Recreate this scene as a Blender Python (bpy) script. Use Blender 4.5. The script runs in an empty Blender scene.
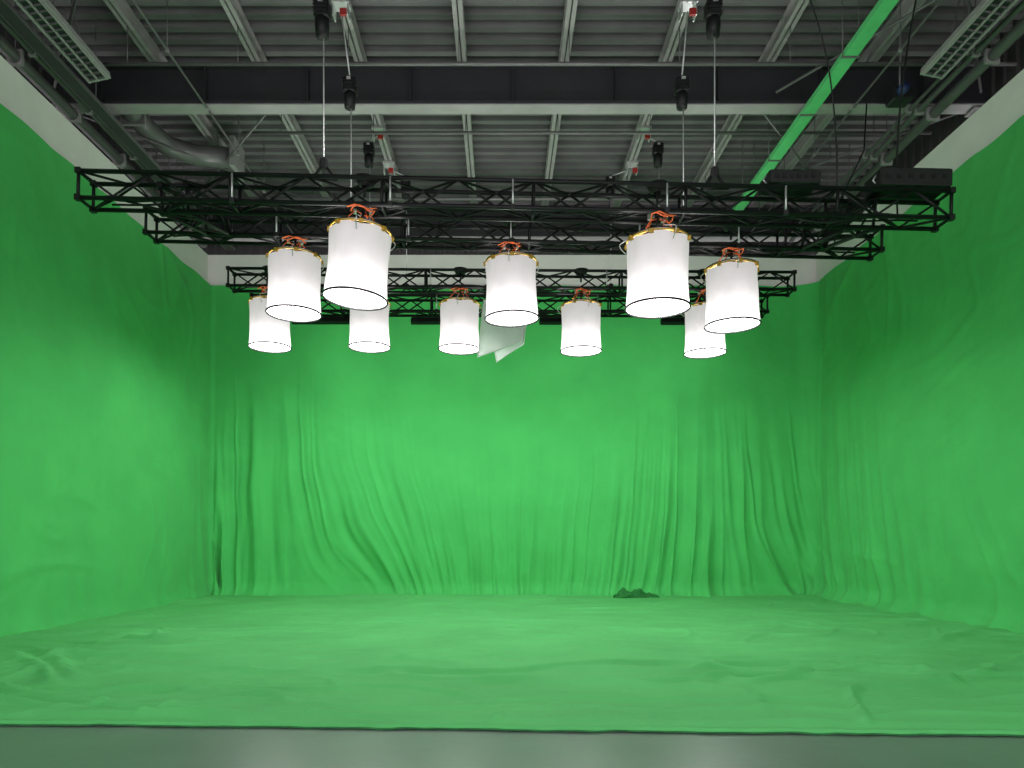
import bpy, math, random
from mathutils import Vector, Matrix, noise, Euler
random.seed(7)
S = bpy.context.scene
COL = S.collection
F = 720.0; CH = 1.5

# ------------------------------------------------------------------ materials
def mat(name, color, rough=0.6, metal=0.0, var=0.0, vscale=5.0, bump=0.0, bscale=60.0, spec=0.5,
        emit=None, estr=0.0, stretch=None, sheen=0.0):
    m = bpy.data.materials.new(name); m.use_nodes = True
    nt = m.node_tree; b = nt.nodes["Principled BSDF"]
    b.inputs["Base Color"].default_value = (*color, 1)
    b.inputs["Roughness"].default_value = rough
    b.inputs["Metallic"].default_value = metal
    b.inputs["Specular IOR Level"].default_value = spec
    if sheen:
        b.inputs["Sheen Weight"].default_value = sheen
    tc = nt.nodes.new("ShaderNodeTexCoord")
    mp = nt.nodes.new("ShaderNodeMapping")
    nt.links.new(tc.outputs["Object"], mp.inputs["Vector"])
    if stretch: mp.inputs["Scale"].default_value = stretch
    if var > 0:
        n = nt.nodes.new("ShaderNodeTexNoise"); n.inputs["Scale"].default_value = vscale
        n.inputs["Detail"].default_value = 6
        nt.links.new(mp.outputs["Vector"], n.inputs["Vector"])
        r = nt.nodes.new("ShaderNodeValToRGB")
        r.color_ramp.elements[0].position = 0.3; r.color_ramp.elements[1].position = 0.7
        r.color_ramp.elements[0].color = (*[c*(1-var) for c in color], 1)
        r.color_ramp.elements[1].color = (*[min(1, c*(1+var)) for c in color], 1)
        nt.links.new(n.outputs["Fac"], r.inputs["Fac"])
        nt.links.new(r.outputs["Color"], b.inputs["Base Color"])
    if bump > 0:
        n2 = nt.nodes.new("ShaderNodeTexNoise"); n2.inputs["Scale"].default_value = bscale
        n2.inputs["Detail"].default_value = 5
        nt.links.new(mp.outputs["Vector"], n2.inputs["Vector"])
        bp = nt.nodes.new("ShaderNodeBump"); bp.inputs["Strength"].default_value = bump
        bp.inputs["Distance"].default_value = 0.05
        nt.links.new(n2.outputs["Fac"], bp.inputs["Height"])
        nt.links.new(bp.outputs["Normal"], b.inputs["Normal"])
    if emit:
        b.inputs["Emission Color"].default_value = (*emit, 1)
        b.inputs["Emission Strength"].default_value = estr
    return m

M_green = mat("chroma_green_muslin", (0.068, 0.465, 0.115), 0.9, var=0.07, vscale=1.3, bump=0.35, bscale=3.0, spec=0.15, sheen=0.1)
M_greenf = mat("chroma_green_floor_cloth", (0.10, 0.46, 0.14), 0.85, var=0.09, vscale=0.8, bump=0.5, bscale=3.0, spec=0.2)
M_gdark = mat("crumpled_green_cloth", (0.012, 0.16, 0.028), 0.9, var=0.3, vscale=9)
M_white = mat("white_painted_wall", (0.74, 0.73, 0.70), 0.7, var=0.05, vscale=2)
M_concrete = mat("grey_epoxy_floor", (0.13, 0.16, 0.145), 0.3, var=0.08, vscale=1.5, bump=0.03, bscale=8)
M_clad = mat("dark_wall_cladding", (0.036, 0.035, 0.036), 0.6, var=0.15, vscale=2)
M_deck = mat("galvanised_roof_deck", (0.12, 0.117, 0.12), 0.5, metal=0.0, var=0.18, vscale=1.5)
M_purlin = mat("light_grey_steel", (0.27, 0.26, 0.26), 0.5, var=0.1, vscale=3)
M_beamd = mat("dark_grey_steel", (0.020, 0.020, 0.024), 0.5, var=0.12, vscale=3)
M_pipe = mat("grey_pipe", (0.13, 0.127, 0.13), 0.4, metal=0.2, var=0.1)
M_black = mat("black_powder_coat", (0.006, 0.006, 0.007), 0.5, var=0.2, vscale=10, spec=0.25)
M_blackp = mat("black_plastic", (0.010, 0.010, 0.011), 0.5, var=0.2, vscale=10, spec=0.3)
M_steel = mat("silver_steel", (0.6, 0.6, 0.61), 0.3, metal=0.6, var=0.08)
M_gold = mat("gold_anodised_ring", (0.50, 0.28, 0.035), 0.6, metal=0.1, var=0.15, vscale=12)
M_orange = mat("orange_strap", (0.75, 0.15, 0.04), 0.7, var=0.15, vscale=20)
M_red = mat("red_plastic", (0.35, 0.02, 0.02), 0.4, var=0.1)
M_blue = mat("blue_plastic", (0.015, 0.03, 0.10), 0.5, var=0.1)
M_tray = mat("green_painted_tray", (0.10, 0.50, 0.18), 0.4, var=0.1, vscale=4)
M_lum = mat("luminaire_housing", (0.32, 0.315, 0.31), 0.5, var=0.06)
M_wire = mat("steel_wire_rope", (0.5, 0.5, 0.51), 0.4, metal=0.3, var=0.1)
M_seam = mat("green_cloth_hem", (0.02, 0.14, 0.04), 0.9, var=0.3, vscale=6)
M_bulb = mat("lamp_tube", (1, 1, 1), 0.3, emit=(1, 0.97, 0.93), estr=12)
M_framew = mat("white_frame_tube", (0.9, 0.9, 0.9), 0.4, var=0.03)

def diffusion_material():
    m = mat("frosted_diffusion_sheet", (0.85, 0.88, 0.87), 0.5, var=0.04, vscale=6)
    nt=m.node_tree; p=nt.nodes["Principled BSDF"]; out=nt.nodes["Material Output"]
    t=nt.nodes.new("ShaderNodeBsdfTranslucent"); t.inputs[0].default_value=(0.92,0.94,0.93,1)
    mx=nt.nodes.new("ShaderNodeMixShader"); mx.inputs[0].default_value=0.5
    nt.links.new(p.outputs[0],mx.inputs[1]); nt.links.new(t.outputs[0],mx.inputs[2]); nt.links.new(mx.outputs[0],out.inputs[0])
    return m
M_diff = diffusion_material()

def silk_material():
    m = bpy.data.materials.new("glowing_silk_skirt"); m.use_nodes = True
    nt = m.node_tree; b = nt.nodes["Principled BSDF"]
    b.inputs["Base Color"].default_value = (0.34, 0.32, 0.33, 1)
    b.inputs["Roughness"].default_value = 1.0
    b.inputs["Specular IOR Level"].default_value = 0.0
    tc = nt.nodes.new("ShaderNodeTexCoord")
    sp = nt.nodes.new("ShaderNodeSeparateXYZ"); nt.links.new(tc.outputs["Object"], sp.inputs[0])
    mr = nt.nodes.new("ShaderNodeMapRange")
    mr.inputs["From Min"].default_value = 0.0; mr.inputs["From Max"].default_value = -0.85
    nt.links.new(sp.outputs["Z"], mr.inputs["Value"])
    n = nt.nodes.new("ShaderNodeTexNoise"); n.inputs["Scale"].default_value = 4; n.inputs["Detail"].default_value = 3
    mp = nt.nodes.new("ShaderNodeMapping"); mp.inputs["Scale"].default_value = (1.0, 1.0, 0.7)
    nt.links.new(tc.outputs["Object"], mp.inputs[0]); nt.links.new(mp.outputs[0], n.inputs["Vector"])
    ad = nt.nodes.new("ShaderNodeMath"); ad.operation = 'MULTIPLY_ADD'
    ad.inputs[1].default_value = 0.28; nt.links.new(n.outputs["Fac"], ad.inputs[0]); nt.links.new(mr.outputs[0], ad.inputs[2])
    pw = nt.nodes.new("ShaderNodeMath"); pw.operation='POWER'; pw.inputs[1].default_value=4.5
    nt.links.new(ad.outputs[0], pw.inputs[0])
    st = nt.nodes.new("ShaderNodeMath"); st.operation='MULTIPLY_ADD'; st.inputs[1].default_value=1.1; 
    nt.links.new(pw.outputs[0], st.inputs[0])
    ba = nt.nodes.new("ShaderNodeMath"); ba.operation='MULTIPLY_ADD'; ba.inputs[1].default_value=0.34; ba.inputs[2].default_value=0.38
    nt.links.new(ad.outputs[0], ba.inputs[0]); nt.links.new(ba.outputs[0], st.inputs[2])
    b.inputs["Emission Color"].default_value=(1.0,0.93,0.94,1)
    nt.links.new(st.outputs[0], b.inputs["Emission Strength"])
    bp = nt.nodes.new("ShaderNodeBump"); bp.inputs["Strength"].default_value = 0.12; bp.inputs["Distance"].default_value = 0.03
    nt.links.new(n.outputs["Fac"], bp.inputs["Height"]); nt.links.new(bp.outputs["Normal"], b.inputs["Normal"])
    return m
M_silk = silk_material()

# ------------------------------------------------------------------ mesh builder
class B:
    def __init__(s): s.v=[]; s.f=[]; s.m=[]; s.mats=[]; s.sm=[]
    def mi(s, m):
        if m not in s.mats: s.mats.append(m)
        return s.mats.index(m)
    def add(s, vs, fs, m, smooth=False):
        o=len(s.v); s.v += [tuple(v) for v in vs]; i=s.mi(m)
        for f in fs: s.f.append([a+o for a in f]); s.m.append(i); s.sm.append(smooth)
    def tube(s, pts, r, m, n=8, closed=False):
        pts=[Vector(p) for p in pts]; N=len(pts); vs=[]; fs=[]
        prev=None
        for i,p in enumerate(pts):
            if closed: t=(pts[(i+1)%N]-pts[i-1])
            elif i==0: t=pts[1]-p
            elif i==N-1: t=p-pts[i-1]
            else: t=pts[i+1]-pts[i-1]
            t.normalize()
            if prev is None:
                a=Vector((0,0,1)) if abs(t.z)<0.9 else Vector((1,0,0))
                u=t.cross(a).normalized()
            else:
                u=(prev-t*prev.dot(t)).normalized()
            prev=u; w=t.cross(u)
            for k in range(n):
                an=2*math.pi*k/n
                vs.append(p+u*math.cos(an)*r+w*math.sin(an)*r)
        L=N if closed else N-1
        for i in range(L):
            j=(i+1)%N
            for k in range(n):
                k2=(k+1)%n
                fs.append([i*n+k, i*n+k2, j*n+k2, j*n+k])
        if not closed:
            fs.append(list(range(n))[::-1]); fs.append([ (N-1)*n+k for k in range(n)])
        s.add(vs,fs,m,True)
    def box(s, c, d, m, rot=None, bev=0.0):
        c=Vector(c); hx,hy,hz=[x/2 for x in d]
        if bev>0:
            b=min(bev,hx*.9,hy*.9)
            ring=[(-hx+b,-hy),(hx-b,-hy),(hx,-hy+b),(hx,hy-b),(hx-b,hy),(-hx+b,hy),(-hx,hy-b),(-hx,-hy+b)]
        else: ring=[(-hx,-hy),(hx,-hy),(hx,hy),(-hx,hy)]
        n=len(ring)
        if bev>0:
            bz=min(bev,hz*.9)
            lv=[(-hz,1-bz/max(hx,hy)),(-hz+bz,1),(hz-bz,1),(hz,1-bz/max(hx,hy))]
        else: lv=[(-hz,1),(hz,1)]
        vs=[Vector((x*k,y*k,z)) for z,k in lv for x,y in ring]
        if rot is not None: vs=[rot@v for v in vs]
        vs=[v+c for v in vs]; fs=[]
        for l in range(len(lv)-1):
            for k in range(n):
                k2=(k+1)%n; fs.append([l*n+k,l*n+k2,(l+1)*n+k2,(l+1)*n+k])
        fs.append(list(range(n))[::-1]); fs.append([(len(lv)-1)*n+k for k in range(n)])
        s.add(vs,fs,m)
    def lathe(s, prof, c, m, n=32, cap=False):
        vs=[];fs=[];c=Vector(c)
        for r,z in prof:
            for k in range(n):
                a=2*math.pi*k/n; vs.append(c+Vector((r*math.cos(a),r*math.sin(a),z)))
        for i in range(len(prof)-1):
            for k in range(n):
                k2=(k+1)%n; fs.append([i*n+k,i*n+k2,(i+1)*n+k2,(i+1)*n+k])
        if cap:
            fs.append(list(range(n))[::-1]); fs.append([(len(prof)-1)*n+k for k in range(n)])
        s.add(vs,fs,m,True)
    def ring(s, c, R, r, m, n=48, k=6):
        c=Vector(c); s.tube([c+Vector((R*math.cos(2*math.pi*i/n),R*math.sin(2*math.pi*i/n),0)) for i in range(n)], r, m, k, True)
    def obj(s, name, parent=None, loc=None, rot=None):
        me=bpy.data.meshes.new(name); me.from_pydata(s.v,[],s.f)
        for m in s.mats: me.materials.append(m)
        me.polygons.foreach_set("material_index", s.m)
        me.polygons.foreach_set("use_smooth", s.sm)
        me.update()
        o=bpy.data.objects.new(name, me); COL.objects.link(o)
        if parent: o.parent=parent
        if loc: o.location=loc
        if rot: o.rotation_euler=rot
        return o

def empty(name, loc=(0,0,0), rot=(0,0,0)):
    e=bpy.data.objects.new(name,None); e.empty_display_size=0.2
    COL.objects.link(e); e.location=loc; e.rotation_euler=rot; return e

# ------------------------------------------------------------------ room shell
XL,XR,YB,ZT = -7.25, 7.8, 18.0, 7.8
Y0=-3.0
b=B(); b.box(((XL+XR)/2,(Y0+YB+0.9)/2,-0.1),(XR-XL+1.8,YB+0.9-Y0,0.2),M_concrete); b.obj("floor")
WT=8.6
b=B(); b.box((XL-0.25,(Y0+YB+.1)/2,WT/2),(0.25,YB+.1-Y0,WT),M_white); b.obj("wall_left")
b=B(); b.box((XR+0.25,(Y0+YB+.1)/2,WT/2),(0.25,YB+.1-Y0,WT),M_white); b.obj("wall_right")
b=B(); b.box(((XL+XR)/2,YB+0.25,WT/2),(XR-XL+0.75,0.25,WT),M_white); b.obj("wall_back")

def clad(p0,p1,z0,z1,nrm,name):
    p0=Vector((*p0,0));p1=Vector((*p1,0)); L=(p1-p0).length; d=(p1-p0)/L; n=Vector((*nrm,0))
    pts=[];x=0
    while x<L:
        for dx,h in((0,0),(0.16,0),(0.19,0.04),(0.27,0.04),(0.30,0)):
            if x+dx<=L: pts.append(p0+d*(x+dx)+n*h)
        x+=0.30
    vs=[];fs=[]
    for p in pts: vs+= [p+Vector((0,0,z0)),p+Vector((0,0,z1))]
    for i in range(len(pts)-1): fs.append([2*i,2*i+2,2*i+3,2*i+1])
    b=B(); b.add(vs,fs,M_clad); return b.obj(name)
clad((XL-0.75,Y0),(XL-0.75,YB+0.9),WT-.1,10.2,(1,0),"wall_upper_left")
clad((XR+0.75,Y0),(XR+0.75,YB+0.9),WT-.1,10.2,(-1,0),"wall_upper_right")
clad((XL-0.75,YB+0.9),(XR+0.75,YB+0.9),WT-.1,10.2,(0,-1),"wall_upper_back")

prof=[];y=Y0
while y<YB+0.85:
    prof += [(y,10.0),(y+0.13,10.0),(y+0.16,10.14),(y+0.27,10.14)]
    y+=0.30
vs=[];fs=[]
for (yy,zz) in prof: vs += [(XL-0.8,yy,zz),(XR+0.8,yy,zz)]
for i in range(len(prof)-1): fs.append([2*i,2*i+2,2*i+3,2*i+1])
b=B(); b.add(vs,fs,M_deck); b.box(((XL+XR)/2,(Y0+YB+.9)/2,10.2),(XR-XL+1.6,YB+.9-Y0,0.06),M_clad); b.obj("ceiling")

def ibeam(b,p0,p1,h,w,mw,mf,tf=0.025,tw=0.02):
    p0=Vector(p0);p1=Vector(p1);c=(p0+p1)/2;L=(p1-p0).length
    alongx=abs((p1-p0).x)>abs((p1-p0).y)
    def dd(a,z): return (L,a,z) if alongx else (a,L,z)
    b.box(c,dd(tw,h),mw); 
    b.box(c+Vector((0,0,h/2-tf/2)),dd(w,tf),mf); b.box(c-Vector((0,0,h/2-tf/2)),dd(w,tf),mf)
for k in range(-3,5):
    b=B(); x=-0.68+1.78*k
    ibeam(b,(x,Y0,9.86),(x,YB+.8,9.86),0.26,0.16,M_purlin,M_purlin)
    b.obj("roof_purlin")
for yb in (-1.2,5.7,12.6,18.1):
    b=B(); zc=9.36
    ibeam(b,(XL-.7,yb,zc),(XR+.7,yb,zc),0.72,0.28,M_beamd,M_beamd,tf=0.05)
    b.box(((XL+XR)/2,yb,8.99),(XR-XL+1.2,0.28,0.02),M_purlin)
    for k in range(-4,5):
        b.box((-0.68+1.78*k+0.89,yb-0.08,zc),(0.015,0.13,0.6),M_beamd)
    b.obj("roof_beam")
    for sx,xx in((1,XL-.5),(-1,XR+.5)):
        b=B()
        ibeam(b,(xx,yb-.14,8.78),(xx,yb+.14,8.78),0.34,0.2,M_purlin,M_purlin)
        b.obj("beam_bearing_block")
# service pipes
def clipring(b,x,y,z0,z1,m=M_pipe): b.tube([(x,y,z0),(x,y,z1)],0.008,m,5)
def clear_of_beam(y): return all(abs(y-q)>0.3 for q in (-1.2,5.7,12.6,18.1))
for (y,z,r,x0) in((11.6,9.12,0.03,-6.5),(10.3,9.35,0.022,-6.5),(13.9,9.3,0.03,-5.0),(16.4,9.2,0.04,-6.5)):
    b=B()
    b.tube([(x0,y,z),(XR+.5,y,z-0.0)],r,M_pipe,8)
    for k in range(-3,5):
        if -0.68+1.78*k>x0: clipring(b,-0.68+1.78*k,y,z,9.73)
    b.obj("sprinkler_pipe")
for (x,z,r) in((-7.15,8.9,0.05),(-6.98,8.9,0.035),(-6.84,8.9,0.025),(-7.42,8.82,0.10),(-5.1,8.94,0.018),
               (7.25,8.9,0.05),(7.08,8.9,0.03),(7.5,8.84,0.09),(6.1,8.94,0.018)):
    b=B()
    b.tube([(x,Y0,z),(x,YB,z)],r,M_pipe,10)
    yy=2
    while yy<YB:
        b.box((x,yy,z),(r*2.4,0.05,r*2.4),M_purlin)
        if clear_of_beam(yy) and not (x<-6.6 and 12.9<yy<15.3): clipring(b,x,yy,z,9.98)
        yy+=1.5
    b.obj("service_pipe")
b=B()
b.tube([(-6.9,13.1,9.45),(-6.9,14.0,9.45),(-6.75,14.6,9.42),(-6.3,14.9,9.4),(-5.6,15.0,9.4)],0.2,M_pipe,16)
for p in((-6.9,13.5,9.45),): b.box(p,(0.46,0.06,0.46),M_purlin)
b.box((-5.5,15.0,9.4),(0.1,0.6,0.6),M_purlin); clipring(b,-6.9,13.6,9.3,9.98); clipring(b,-5.9,15,9.1,9.98)
b.obj("ventilation_duct")
b=B()
b.box((-6.75,9,8.66),(0.22,18,0.015),M_beamd)
for sx in(-1,1): b.box((-6.75+sx*.11,9,8.68),(0.012,18,0.06),M_pipe)
for k in range(12):
    y=1+1.5*k+.3
    if clear_of_beam(y) and not 12.9<y<15.3: b.tube([(-6.64,y,8.7),(-6.64,y,9.98)],0.006,M_pipe,5)
for k in range(4): b.tube([(-6.8+.04*k,i*0.75,8.69+0.01*math.sin(i*1.7+k)) for i in range(25)],0.014,M_black,6)
b.obj("cable_tray")
for (p,q) in(((XR+.4,12.9,9.1),(4.9,17.7,9.6)),((XR+.4,12.3,9.1),(4.9,8.0,9.6)),((4.7,12.3,9.1),(XR+.4,8.2,9.5)),
             ((XL-.4,12.9,9.1),(-4.2,17.7,9.6)),((XL-.4,12.3,9.1),(-4.2,8.0,9.6)),((-4.2,12.9,9.1),(XL-.4,17.5,9.5)),((4.7,12.9,9.1),(XR+.4,17.5,9.5))):
    b=B(); b.tube([p,q],0.022,M_pipe,6); b.obj("roof_bracing_rod")
b=B()
xg=5.29; zg=8.78
b.box((xg,9.5,zg),(0.20,13.5,0.015),M_tray)
for sx in(-1,1): b.box((xg+sx*.1,9.5,zg+.04),(0.012,13.5,0.09),M_tray)
for k in range(9):
    y=3.4+1.5*k
    if clear_of_beam(y):
        for sx in(-1,1): b.tube([(xg+sx*.12,y,zg),(xg+sx*.12,y,9.98)],0.007,M_pipe,5)
    b.box((xg,y,zg-.015),(0.28,0.04,0.015),M_pipe)
b.obj("green_cable_tray")

def luminaire(x,y0,y1,z,tilt):
    e=empty("linear_ceiling_luminaire",(x,(y0+y1)/2,z),(0,tilt,0)); L=y1-y0
    b=B(); b.box((0,0,0.05),(0.36,L,0.10),M_lum)
    b.box((0,0,-0.005),(0.24,L-.1,0.01),M_beamd)
    n=int(L/0.12)
    for i in range(n): b.box((0,-L/2+.1+i*(L-.2)/(n-1),-0.025),(0.24,0.01,0.03),M_pipe)
    for sx in(-.14,0,.14): b.box((sx,0,-0.025),(0.02,L-.1,0.04),M_lum)
    b.obj("housing",e)
    b=B()
    for yy in(-L*.35,L*.35): b.tube([(0,yy,0.1),(0,yy,9.95-z)],0.01,M_pipe,6)
    b.obj("hanger_rods",e)
luminaire(-6.35,8.7,11.4,8.72,math.radians(-12))
luminaire(-6.35,5.9,8.3,8.72,math.radians(-12))
luminaire(6.75,8.7,11.3,8.72,math.radians(12))
luminaire(6.75,5.9,8.3,8.72,math.radians(12))

# ------------------------------------------------------------------ green cyclorama cloth
def sstep(a,b_,x):
    t=max(0,min(1,(x-a)/(b_-a))); return t*t*(3-2*t)
def crease(u,w,seed,width=0.09):
    n=noise.noise(Vector((u,w,seed)))
    return math.exp(-(n/width)**2)
path=[]
def addseg(p,q,step,n,kind):
    L=math.dist(p,q); k=max(1,int(L/step))
    for i in range(k): 
        t=i/k; path.append((p[0]+(q[0]-p[0])*t,p[1]+(q[1]-p[1])*t,n[0],n[1],kind))
RC=0.12; RR=0.45
addseg((XL,Y0+1),(XL,YB-RC),0.06,(1,0),'L')
for i in range(4):
    a=math.pi-(math.pi/2)*i/4; path.append((XL+RC+RC*math.cos(a),YB-RC+RC*math.sin(a),-math.cos(a),-math.sin(a),'C'))
addseg((XL+RC,YB),(XR-RR,YB),0.022,(0,-1),'B')
for i in range(18):
    a=math.pi/2-(math.pi/2)*i/18; path.append((XR-RR+RR*math.cos(a),YB-RR+RR*math.sin(a),-math.cos(a),-math.sin(a),'C'))
addseg((XR,YB-RR),(XR,Y0+1),0.05,(-1,0),'R')
zs=[0.035+ (ZT-0.035)*(j/120)**1.12 for j in range(121)]
def ridge(u,w,seed):
    n=noise.noise(Vector((u,w,seed)))
    n2=noise.noise(Vector((u*2.3+5,w*1.6,seed+9)))
    return (1-abs(n)*2.6)*0.65+ n2*0.6
def rumple(a,z,seed):
    wa=a+0.5*noise.noise(Vector((a*.5,z*.5,seed+1))); wz=z+0.5*noise.noise(Vector((a*.5,z*.5,seed+2)))
    m1=max(0,noise.noise(Vector((a*.35,z*.4,seed+3)))+.15)
    m2=max(0,noise.noise(Vector((a*.4,z*.35,seed+4)))+.1)
    return 0.045*m1*crease(wa*.45+wz*.5,wz*1.1,seed+5,.09)+0.05*m2*crease(wa*1.1,wz*.4-wa*.3,seed+6,.09)
vs=[];fs=[];s=0;prev=None
for (x,y,nx,ny,kind) in path:
    if prev: s+=math.dist(prev,(x,y))
    prev=(x,y)
    for z in zs:
        h=z/ZT
        d=0
        if kind in('B','C'):
            el=1-sstep(-6.8,-2.2,x); er=sstep(1.8,5.2,x)
            low=1-sstep(0.3,2.8,z)
            top=6.2 if x<0 else 5.8
            top+=1.4*noise.noise(Vector((x*1.1,0,31)))
            grow=(1-sstep(0.4,top,z))
            cen=math.exp(-((x+0.3)/3.2)**2)
            w=0.13+0.87*max(el,er)
            sw=(1-min(1,z/5.4))**2
            cl=1.7*math.exp(-((x+2.8)/2.0)**2)
            cr=-0.5*math.exp(-((x-2.6)/2.0)**2)+1.0*sstep(5.2,7.6,x)
            u=x-(cl+cr)*sw+0.09*noise.noise(Vector((x*.6,z*.8,40)))
            irr=0.65+0.9*max(-.4,noise.noise(Vector((u*0.9,z*0.25,77))))
            d=0.21*grow*w*irr*ridge(u*2.1,z*0.14,1.3)
            d+=0.14*grow*(0.20+0.80*w)*irr*crease(u*2.9+11,z*0.10,17,0.11)
            d+=0.065*grow*(0.30+0.70*w)*noise.noise(Vector((u*7.0,z*0.35,27)))
            d+=0.10*low*(0.5+0.5*cen)*ridge(u*2.6+4,z*0.25,4.1)
            d+=0.05*noise.noise(Vector((x*0.35,z*0.35,8)))
            d+=0.006*noise.noise(Vector((x*3,z*3,2)))
            d+=0.012*noise.noise(Vector((x*2.2,z*0.3,22)))*sstep(0,2,ZT-z)
        elif kind=='L':
            d=0.06*noise.noise(Vector((y*0.3,z*0.5,3)))+0.016*noise.noise(Vector((y*1.2+z*.5,z*1.2,5)))+rumple(y,z,200)
            near=sstep(14.0,17.8,y); d+=0.06*near*(1-sstep(.5,5,z))*ridge(y*2.0,z*.2,2)
            d+=0.04*(1-sstep(0,2.0,z))*noise.noise(Vector((y*2.2,z*1.0,6)))
        else:
            d=0.06*noise.noise(Vector((y*0.3,z*0.5,13)))+0.018*noise.noise(Vector((y*1.0-z*.6,z*1.6,5)))+rumple(y,z,300)
            near=sstep(11.0,17.5,y); d+=0.13*near*(1-sstep(.3,5.6,z))*ridge(y*1.5+(1-min(1,z/5.2))**2*1.6,z*.2,2)
            d+=0.06*near*(1-sstep(.3,5.2,z))*crease(y*2.2+(1-min(1,z/5.2))**2*2.2,z*.12,19,.1)
            d+=0.05*(1-sstep(0,1.8,z))*noise.noise(Vector((y*2.0,z*1.0,6)))
        ft=max(0,1-z/0.45); amp=0.30 if kind!='L' else 0.12
        d+=amp*ft**2.2*(1+0.5*noise.noise(Vector((s*1.1,0,3))))
        d=max(d,-0.07)
        zz=z-0.03*h**8*(0.5+0.5*math.sin(s*5.2))
        vs.append((x+nx*d,y+ny*d,zz))
N=len(zs)
for i in range(len(path)-1):
    for j in range(N-1):
        a=i*N+j; fs.append([a,a+N,a+N+1,a+1])
back=empty("green_screen_backdrop")
b=B(); b.add(vs,fs,M_green,True); b.obj("hanging_drape",back)

# floor cloth
def edge_y(x): return 5.57-0.042*x+0.05*noise.noise(Vector((x*0.9,0,1)))+0.02*noise.noise(Vector((x*4,0,2)))
# big loose folds lying on the floor (metres): list of (points, height, half-width)
FOLDS=[([(-6.9,9.6),(-6.0,9.15),(-5.2,8.4),(-4.6,7.6),(-4.0,7.05)],0.075,0.10),
       ([(-6.8,9.0),(-5.7,8.5),(-5.0,7.8),(-4.5,7.2),(-4.2,6.9)],0.06,0.08),
       ([(-6.6,9.3),(-5.4,8.75),(-4.4,8.65),(-3.5,8.75),(-2.6,8.9)],0.07,0.09),
       ([(-5.6,7.3),(-4.6,6.75),(-3.8,6.3),(-3.0,6.05),(-2.2,5.98)],0.06,0.08),
       ([(-5.4,6.9),(-4.4,6.35),(-3.6,6.0),(-3.0,5.9)],0.045,0.06),
       ([(-4.9,7.9),(-4.0,7.75),(-3.0,7.8),(-2.0,7.65),(-1.2,7.7)],0.06,0.08),
       ([(-4.2,6.5),(-3.2,6.75),(-2.0,6.78),(-0.8,6.70)],0.05,0.06),
       ([(-2.2,6.2),(-1.0,6.12),(0.3,6.2)],0.035,0.05),
       ([(-0.5,6.25),(0.8,6.38),(2.2,6.30),(3.6,6.42)],0.045,0.06),
       ([(1.2,5.95),(2.2,6.02),(3.3,5.9)],0.03,0.045),
       ([(0.5,7.9),(2.0,7.7),(3.6,7.8),(5.0,7.6)],0.045,0.09),
       ([(-1.0,7.0),(0.6,7.1),(1.9,6.95)],0.035,0.07),
       ([(-3.6,10.6),(-1.8,10.3),(0.2,10.5)],0.045,0.12),
       ([(1.6,9.6),(3.2,9.4),(4.6,9.6)],0.045,0.12),
       ([(5.0,9.4),(6.0,9.9),(7.2,10.9)],0.06,0.11),
       ([(5.4,8.0),(6.4,8.6),(7.4,9.6)],0.06,0.10),
       ([(3.9,6.9),(4.6,7.2),(5.4,7.9)],0.04,0.07),
       ([(2.8,5.75),(3.6,5.9),(4.4,5.85)],0.03,0.05)]
def smooth_poly(P,n=8):
    out=[]
    for i in range(len(P)-1):
        p0=P[max(0,i-1)];p1=P[i];p2=P[i+1];p3=P[min(len(P)-1,i+2)]
        for k in range(n):
            t=k/n
            out.append(tuple(0.5*((2*p1[c])+(-p0[c]+p2[c])*t+(2*p0[c]-5*p1[c]+4*p2[c]-p3[c])*t*t+(-p0[c]+3*p1[c]-3*p2[c]+p3[c])*t**3) for c in(0,1)))
    out.append(P[-1]); return out
FO=[]
for P_,h_,w_ in FOLDS:
    Q=smooth_poly(P_); FO.append((Q,h_,w_,min(q[0] for q in Q)-.3,max(q[0] for q in Q)+.3,min(q[1] for q in Q)-.4,max(q[1] for q in Q)+.4))
def folds(x,y):
    z=0
    for Q,h_,w_,a,b_,c,d in FO:
        if a<x<b_ and c<y<d:
            best=9;bt=0;n=len(Q)-1
            for i in range(n):
                ax,ay=Q[i];bx,by=Q[i+1];dx,dy=bx-ax,by-ay
                t=max(0,min(1,((x-ax)*dx+(y-ay)*dy)/(dx*dx+dy*dy)))
                r=math.hypot(x-ax-t*dx,y-ay-t*dy)
                if r<best: best=r;bt=(i+t)/n
            e=math.sin(math.pi*min(1,max(0,bt)))**0.6 if 0<bt<1 else 0
            z=max(z,h_*math.exp(-(best/w_)**2)*e)
    return z
nx_=420; ny_=440; vs=[];fs=[]
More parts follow.
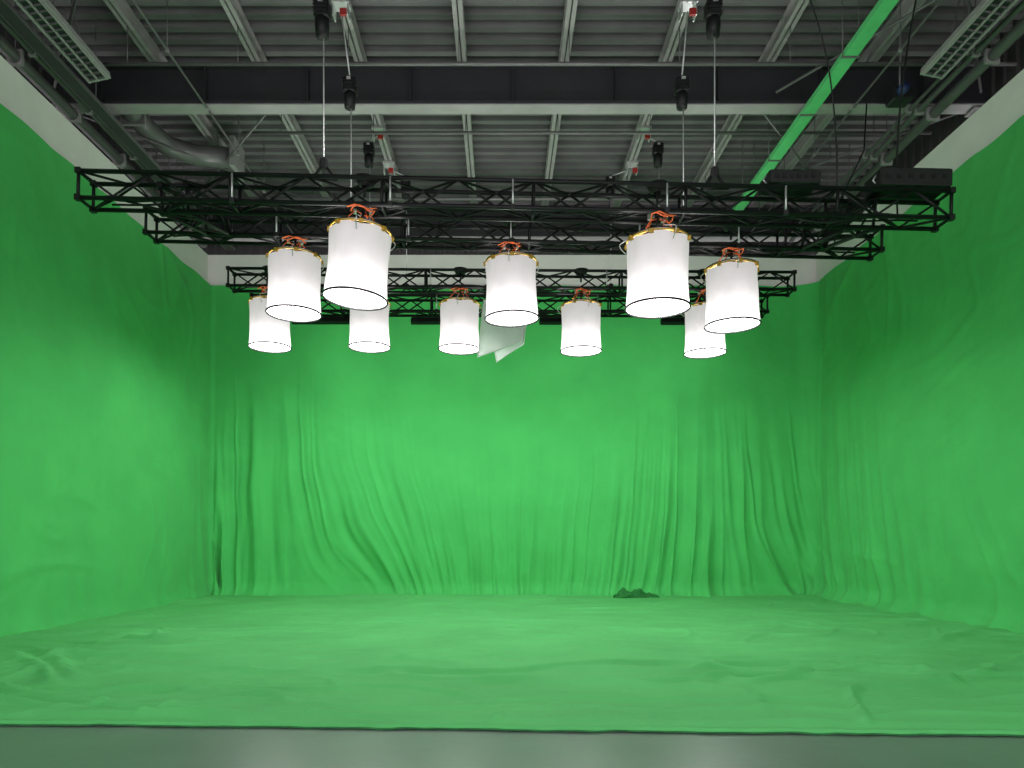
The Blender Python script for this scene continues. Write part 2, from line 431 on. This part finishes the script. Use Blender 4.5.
for i in range(nx_+1):
    x=XL+0.02+(XR-XL-0.04)*i/nx_
    ey=edge_y(x)
    for j in range(ny_+1):
        t=(j/ny_)**1.4; y=ey+(YB-0.05-ey)*t
        wx=x+0.6*noise.noise(Vector((x*.4,y*.4,50))); wy=y+0.5*noise.noise(Vector((x*.35,y*.5,60)))
        z=0.06+0.035*noise.noise(Vector((wx*0.5,wy*1.0,7)))+0.012*noise.noise(Vector((wx*2,wy*2.4,9)))
        fr=1-sstep(6.5,13,y)
        msk=max(0,noise.noise(Vector((x*.45,y*.45,70)))+0.28)
        z+=(0.04+0.07*fr)*msk*crease(wx*0.45,wy*1.3,81,0.075)
        msk2=max(0,noise.noise(Vector((x*.5,y*.5,170)))+0.18)
        z+=(0.035+0.05*fr)*msk2*crease(wx*0.9+3,wy*1.0-wx*.4,91,0.075)
        for k,(yc,a) in enumerate(((6.0,.02),(6.5,.035),(7.45,.03),(9.2,.035),(12.2,.035))):
            yy=yc+0.10*math.sin(x*0.5+k*2)+0.14*noise.noise(Vector((x*.8,k,0)))
            z+=a*math.exp(-((y-yy)/0.05)**2)*max(0,0.30+1.2*noise.noise(Vector((x*.7,k*3,0))))
        z+=folds(x+.05*noise.noise(Vector((x*2,y*2,5))),y+.08*noise.noise(Vector((x*1.5,y*1.5,15))))
        wr=sstep(5.2,7.6,x)
        z+=wr*0.06*max(0,ridge(y*1.2,x*.6,6.6))
        e=(y-ey)
        if e<0.2: z=0.03+(z-0.03)*sstep(0,0.2,e)
        z+= 0.012*math.exp(-(e/0.05)**2)*(1+noise.noise(Vector((x*5,0,3))))
        if j==0: z=0.004
        vs.append((x,y,max(z,0.004)))
for i in range(nx_):
    for j in range(ny_):
        a=i*(ny_+1)+j; fs.append([a,a+ny_+1,a+ny_+2,a+1])
b=B(); b.add(vs,fs,M_greenf,True); b.obj("floor_cloth",back)
b=B()
b.tube([(XL+.05+(XR-XL-.1)*i/400, edge_y(XL+.05+(XR-XL-.1)*i/400)-0.006, 0.010+0.006*noise.noise(Vector((i*.2,0,0)))) for i in range(401)],0.008,M_seam,6)
b.obj("hem",back)

# crumpled cloth heap at the foot of the drape
b=B(); vs=[];fs=[];nu,nv=72,18
for i in range(nu):
    for j in range(nv+1):
        a=2*math.pi*i/nu; p=(math.pi/2)*j/nv
        v=Vector((math.cos(a)*math.cos(p)*0.50,math.sin(a)*math.cos(p)*0.18,math.sin(p)*0.15))
        q=ridge(v.x*6,v.y*8+v.z*6,2.2)
        v*= 1+0.40*q*0.7; v.z=max(0,v.z*(1.0+0.9*noise.noise(v*8)+.2*math.sin(v.x*16)))
        vs.append(v+Vector((3.22,17.25,0.045)))
for i in range(nu):
    i2=(i+1)%nu
    for j in range(nv): fs.append([i*(nv+1)+j,i2*(nv+1)+j,i2*(nv+1)+j+1,i*(nv+1)+j+1])
b.add(vs,fs,M_gdark,True); b.obj("crumpled_cloth")

# ------------------------------------------------------------------ trusses
def box_truss(b,p0,p1,sz=0.40,panel=0.48,rc=0.030,rd=0.016):
    p0=Vector(p0);p1=Vector(p1);L=(p1-p0).length;d=(p1-p0)/L
    side=d.cross(Vector((0,0,1))).normalized(); up=side.cross(d).normalized(); h=sz/2-rc
    C=[side*h+up*h, side*h-up*h, -side*h-up*h, -side*h+up*h]
    for c in C: b.tube([p0+c,p1+c],rc,M_black,8)
    n=max(1,round(L/panel))
    for i in range(n+1):
        q=p0+d*(L*i/n)
        if i%4==0 or i==n:
            for k in range(4): b.tube([q+C[k],q+C[(k+1)%4]],rd*1.3,M_black,6)
        if i in(0,n): 
            for k in range(4): b.box(q+C[k],(0.07,0.07,0.07),M_black)
        if i<n:
            q2=p0+d*(L*(i+1)/n)
            for k in range(4):
                A,Bc=(C[k],C[(k+1)%4]) if (i+k)%2==0 else (C[(k+1)%4],C[k])
                b.tube([q+A,q2+Bc],rd,M_black,6)
T1=((-5.36,9.3,5.975),(5.71,9.3,5.72)); T2=((-5.39,11.1,6.30),(5.78,11.1,6.03))
T3=((-5.43,14.5,6.68),(5.84,14.5,6.60)); T4=((-5.43,15.85,6.60),(5.8,15.85,6.58))
def tz(T,x):
    t=(x-T[0][0])/(T[1][0]-T[0][0]); return T[0][2]+(T[1][2]-T[0][2])*t
for k,(Ta,Tb) in enumerate(((T1,T2),(T3,T4))):
    e=empty("lighting_truss")
    for nm,T in(("front_span",Ta),("rear_span",Tb)):
        b=B(); box_truss(b,*T); b.obj(nm,e)
    for x in (-4.3,4.75) if k==0 else (-4.6,4.9):
        b=B(); box_truss(b,(x,Ta[0][1]+.19,tz(Ta,x)),(x,Tb[0][1]-.19,tz(Tb,x))); b.obj("cross_span",e)
    b=B()
    for T in(Ta,Tb):
        for x in(-3.4,-1.4,0.15,2.1,3.6):
            z=tz(T,x); b.tube([(x,T[0][1]-.2,z-.17),(x,T[0][1]-.2,z+.17)],0.013,M_steel,6)
            b.box((x,T[0][1]-.19,z-.17),(0.06,0.05,0.06),M_blackp)
    b.obj("spigots",e)
    b=B()
    for T in(Ta,Tb):
        for c in range(3):
            pts=[]
            for i in range(90):
                x=T[0][0]+.3+(T[1][0]-T[0][0]-.6)*i/89
                z=tz(T,x)-0.12+0.04*noise.noise(Vector((x*1.6,c*4,T[0][1])))-(0.09*max(0,math.sin(x*1.9+c*2))**3 if c==0 else 0)
                pts.append((x,T[0][1]+0.07*(c-1)+.04*noise.noise(Vector((x,c,1))),z))
            b.tube(pts,0.013,M_blackp,6)
    b.obj("lashed_cables",e)
    if k==1:
        # invented fill battens behind the rear span, added to brighten the upper back drape
        for x in (-4.0,-1.35,1.5,4.2):
            z=tz(T4,x)-0.32
            be=bpy.data.objects.new("added_fill_batten",None); COL.objects.link(be); be.parent=e
            be.location=(x,16.05,z); be.rotation_euler=(math.radians(62),0,0)
            b=B(); b.box((0,0,.06),(1.3,0.13,0.10),M_blackp,bev=.01)
            for sx in(-.5,.5): b.box((sx,0.06,.14),(0.04,0.03,0.12),M_blackp)
            b.obj("added_batten_housing",be)
            ld=bpy.data.lights.new("added_fill_lamp",'AREA'); ld.shape='RECTANGLE'; ld.size=1.2; ld.size_y=.1; ld.energy=19; ld.color=(1,.98,.96)
            lo=bpy.data.objects.new("added_fill_lamp",ld); COL.objects.link(lo); lo.parent=be; lo.location=(0,0,-.002)
for pts in ([(4.2+.9*math.sin(i/20*1.5),10+i*0.05,9.2-3.2*(i/20)+0.5*math.sin(i/20*math.pi)) for i in range(21)],
            [(5.75-.3*math.sin(i/20*2.2),9.6+i*0.02,9.7-3.8*(i/20)) for i in range(21)],
            [(6.2,12.2,8.9),(6.1,12.1,8.0),(5.5,11.6,7.0),(5.2,11.1,6.3)]):
    b=B(); b.tube(pts,0.012,M_black,6); b.obj("power_cable")
for (x,w,h) in((5.25,0.92,0.22),(3.72,0.66,0.16)):
    b=B(); z=tz(T1,x)+0.215+h/2
    R=Matrix.Rotation(math.atan(0.0225),3,'Y')
    b.box((x,9.3,z),(w,0.42,h),M_blackp,R,bev=0.015)
    for i in range(6): b.box((x-w/2+.1+i*(w-.2)/5,9.085,z),(0.05,0.01,0.05),M_black,R)
    for sx in(-1,1): b.tube([(x+sx*(w/2),9.2,z-.04),(x+sx*(w/2+.04),9.2,z),(x+sx*(w/2),9.2,z+.06)],0.01,M_steel,6)
    b.obj("dimmer_box")
b=B(); b.box((6.62,11.95,8.8),(0.34,0.3,0.2),M_blackp,bev=.02); b.tube([(6.55,11.8,8.8),(6.55,11.66,8.8)],0.08,M_blue,14)
b.tube([(6.62,11.95,8.85),(6.62,11.95,9.95)],0.015,M_pipe,6); b.obj("ventilation_fan_motor")

# ------------------------------------------------------------------ hoists
def hoist(x,y,zc,ztruss,px):
    b=B()
    b.box((px,y,9.70),(0.26,0.22,0.05),M_steel); b.box((px-.11,y,9.6),(0.02,0.18,0.2),M_steel); b.box((px+.11,y,9.6),(0.02,0.18,0.2),M_steel)
    b.box((px+.05,y-.1,9.52),(0.1,0.05,0.10),M_red)
    b.tube([(px,y,9.6),(x,y,zc+.24)],0.012,M_wire,6)
    b.box((x,y,zc+.10),(0.19,0.19,0.26),M_blackp,bev=.03)
    b.lathe([(0.02,-.25),(0.08,-.24),(0.095,-.1),(0.09,0.0)],(x,y,zc),M_black,16,True)
    for i in range(4): b.box((x,y,zc+0.02+i*.05),(0.205,0.205,0.012),M_black)
    b.box((x,y-.1,zc+.17),(0.06,0.01,0.04),M_steel)
    b.tube([(x+.02,y,zc-.2),(x+.02,y,ztruss+.5)],0.009,M_wire,6)
    z=ztruss+.42
    b.box((x+.02,y,z),(0.10,0.08,0.14),M_blackp,bev=.02)
    b.tube([(x+.02,y,z),(x-.13,y-.0,ztruss+.22)],0.018,M_black,6); b.tube([(x+.02,y,z),(x+.17,y,ztruss+.22)],0.018,M_black,6)
    b.tube([(x-.16,y,ztruss+.22),(x+.2,y,ztruss+.22)],0.022,M_black,6)
    b.obj("chain_hoist")
for (T,xl,xr,zc) in((T1,-2.31,2.74,8.2),(T2,-2.33,2.79,8.35),(T3,-2.66,3.16,9.2)):
    y=T[0][1]
    hoist(xl,y,zc,tz(T,xl),-2.46); hoist(xr,y,zc,tz(T,xr),2.88)
for (x,y) in((-2.1,15.85),(2.4,15.85)):
    hoist(x,y,9.2,tz(T4,x),-2.46 if x<0 else 2.88)

# ------------------------------------------------------------------ space lights
R0=0.405; H0=0.84
def space_light(x,y,ztop,T,rx=0,ry=0,h=H0,watt=125,up=18):
    e=empty("space_light",(x,y,ztop),(rx,ry,random.uniform(0,.6)))
    sd=random.uniform(0,50)
    b=B(); vs=[];fs=[];n=72;m=24
    for j in range(m+1):
        t=j/m; z=-h*t
        for k in range(n):
            a=2*math.pi*k/n
            wr=0.012*(1-t)**1.5*noise.noise(Vector((math.cos(a)*4+sd,math.sin(a)*4,z*2)))*2.0
            wr+=0.006*noise.noise(Vector((math.cos(a)*2+sd,math.sin(a)*2,z*5)))
            r=R0-0.018*(1-t)-0.012*math.sin(math.pi*t)+wr
            if j==m: r=R0
            zz=z+(0.012*math.cos(6*a) if j==0 else 0)
            vs.append((r*math.cos(a),r*math.sin(a),zz))
    for j in range(m):
        for k in range(n):
            k2=(k+1)%n; fs.append([j*n+k,(j+1)*n+k,(j+1)*n+k2,j*n+k2])
    b.add(vs,fs,M_silk,True); b.obj("silk_skirt",e)
    b=B()
    b.ring((0,0,-h),R0+.006,0.014,M_black,56,6)
    b.ring((0,0,0.02),R0-.012,0.012,M_gold,48,6)
    b.ring((0,0,0.045),R0-.02,0.008,M_blackp,48,6)
    b.ring((0,0,0.07),0.27,0.008,M_gold,36,6)
    for k in range(8):
        a=2*math.pi*k/8; c,s_=math.cos(a),math.sin(a)
        b.tube([(c*(R0-.01),s_*(R0-.01),0.02),(c*.27,s_*.27,0.07),(c*.12,s_*.12,0.09)],0.009,M_gold,5)
        b.box((c*(R0-.005),s_*(R0-.005),0.005),(0.05,0.05,0.05),M_gold,Matrix.Rotation(a,3,'Z'))
    for k in range(3):
        a=2*math.pi*k/3+.4; c,s_=math.cos(a),math.sin(a)
        pts=[]
        for i in range(13):
            t=i/12; r=R0+0.08*math.sin(math.pi*min(1,t*1.25)) - max(0,(t-.45))*0.5; z=-0.10+0.30*t
            pts.append((c*r,s_*r,z))
        b.tube(pts,0.007,M_steel,6)
    b.lathe([(0.03,0.16),(0.10,0.15),(0.13,0.11),(0.19,0.09),(0.19,0.03),(0.05,0.03)],(0,0,0),M_blackp,28,True)
    b.obj("ring_frame",e)
    b=B()
    for k in range(6):
        a=2*math.pi*k/6; b.tube([(.12*math.cos(a),.12*math.sin(a),0.03),(.13*math.cos(a),.13*math.sin(a),-0.14)],0.016,M_bulb,8)
    b.obj("lamp_tubes",e)
    b=B(); gap=tz(T,x)-.2-ztop
    for k in range(4):
        a=2*math.pi*k/4+.3; c,s_=math.cos(a),math.sin(a)
        b.tube([(c*.27,s_*.27,.07),(c*.10,s_*.10,max(.17,gap))],0.008,M_orange,6)
    pts=[]
    for i in range(24):
        a=i/23*2*math.pi; pts.append((0.15*math.cos(a),0.10*math.sin(a)-.1,gap-.02+.025*math.sin(3*a+sd)))
    b.tube(pts,0.009,M_orange,6)
    b.tube([(-.2,-.16,gap-.03),(-.1,-.18,gap+.01),(.08,-.18,gap-.02),(.17,-.16,gap+.02)],0.009,M_orange,6)
    for sx in(-.10,.10): b.box((sx,0,gap+.02),(0.04,0.10,0.08),M_steel)
    b.tube([(0,0,.15),(0,0,gap+.03)],0.02,M_blackp,8)
    b.obj("suspension_straps",e)
    b=B(); zu=gap+0.44  # invented dish above the truss, holds an added fill light
    b.lathe([(0.05,-.10),(0.10,-.08),(0.15,0.0),(0.14,0.0),(0.09,-.06),(0.03,-.07)],(0,0,zu),M_blackp,24)
    b.tube([(0,0,zu-.1),(0,0,gap+.2)],0.018,M_black,6)
    b.obj("added_uplight_dish",e)
    ld=bpy.data.lights.new("lamp_glow",'POINT'); ld.shadow_soft_size=0.16; ld.energy=watt; ld.color=(1,0.97,0.96)
    lo=bpy.data.objects.new("lamp_glow",ld); COL.objects.link(lo); lo.parent=e; lo.location=(0,0,-h*0.90)
    ld=bpy.data.lights.new("added_uplight",'AREA'); ld.shape='DISK'; ld.size=0.26; ld.energy=up; ld.color=(1,0.94,0.96)  # extra upward fill, added to brighten the ceiling
    lo=bpy.data.objects.new("added_uplight",ld); COL.objects.link(lo); lo.parent=e; lo.location=(0,0,zu+.005); lo.rotation_euler=(math.pi,0,0)
def px(x,y): return (x-501)*y/F
for (cx,ty,ry) in((361,221,5),(657.5,230,0)):
    y=9.3; space_light(px(cx,y),y,CH+(537-ty)*(y-.4)/F,T1,0,math.radians(ry))
for (cx,ty,ry) in((295,249,1),(511,254,-1),(731.5,261,-1)):
    y=11.1; space_light(px(cx,y),y,CH+(537-ty)*(y-.4)/F,T2,0,math.radians(ry))
for (cx,ty,ry) in((270,297,0),(369.5,297,0),(460,299,1),(581,301,0),(704.5,303,-1)):
    y=14.5; space_light(px(cx,y),y,CH+(537-ty)*(y-.4)/F,T3,0,math.radians(ry),h=0.88)

# diffusion panels hanging
def P(x,y,d): return Vector(((x-501)*d/F, d, CH+(537-y)*d/F))
e=empty("diffusion_panel")
def panel(cs,nm):
    b=B(); n=(cs[1]-cs[0]).cross(cs[3]-cs[0]).normalized()*.004
    b.add([c+n for c in cs]+[c-n for c in cs],[[0,1,2,3],[7,6,5,4],[0,4,5,1],[1,5,6,2],[2,6,7,3],[3,7,4,0]],M_diff)
    b.tube(cs,0.02,M_framew,6,True); b.obj(nm,e)
panel([P(484,300,13.6),P(524,312,13.7),P(522,341,13.5),P(478,357,13.4)],"sheet_1")
panel([P(487,306,13.8),P(527,317,13.9),P(523,344,13.7),P(497,362,13.6)],"sheet_2")
b=B(); b.tube([P(484,300,13.6),(-.3,14.3,6.5)],0.008,M_black,5); b.tube([P(524,312,13.7),(.4,14.3,6.5)],0.008,M_black,5); b.obj("hanging_cords",e)

# ------------------------------------------------------------------ world + camera
w=bpy.data.worlds.new("studio_ambient"); S.world=w; w.use_nodes=True
bg=w.node_tree.nodes["Background"]; bg.inputs[0].default_value=(1.0,0.95,0.98,1); bg.inputs[1].default_value=2.7

cam=bpy.data.cameras.new("camera"); co=bpy.data.objects.new("camera",cam); COL.objects.link(co)
co.location=(0,0,CH); co.rotation_euler=(math.radians(90),0,0)
cam.sensor_width=36; cam.lens=F/1024*36; cam.shift_x=11/1024; cam.shift_y=153/1024
cam.clip_end=200
S.camera=co
S.view_settings.view_transform='Standard'
S.view_settings.look='None'
S.view_settings.exposure=0
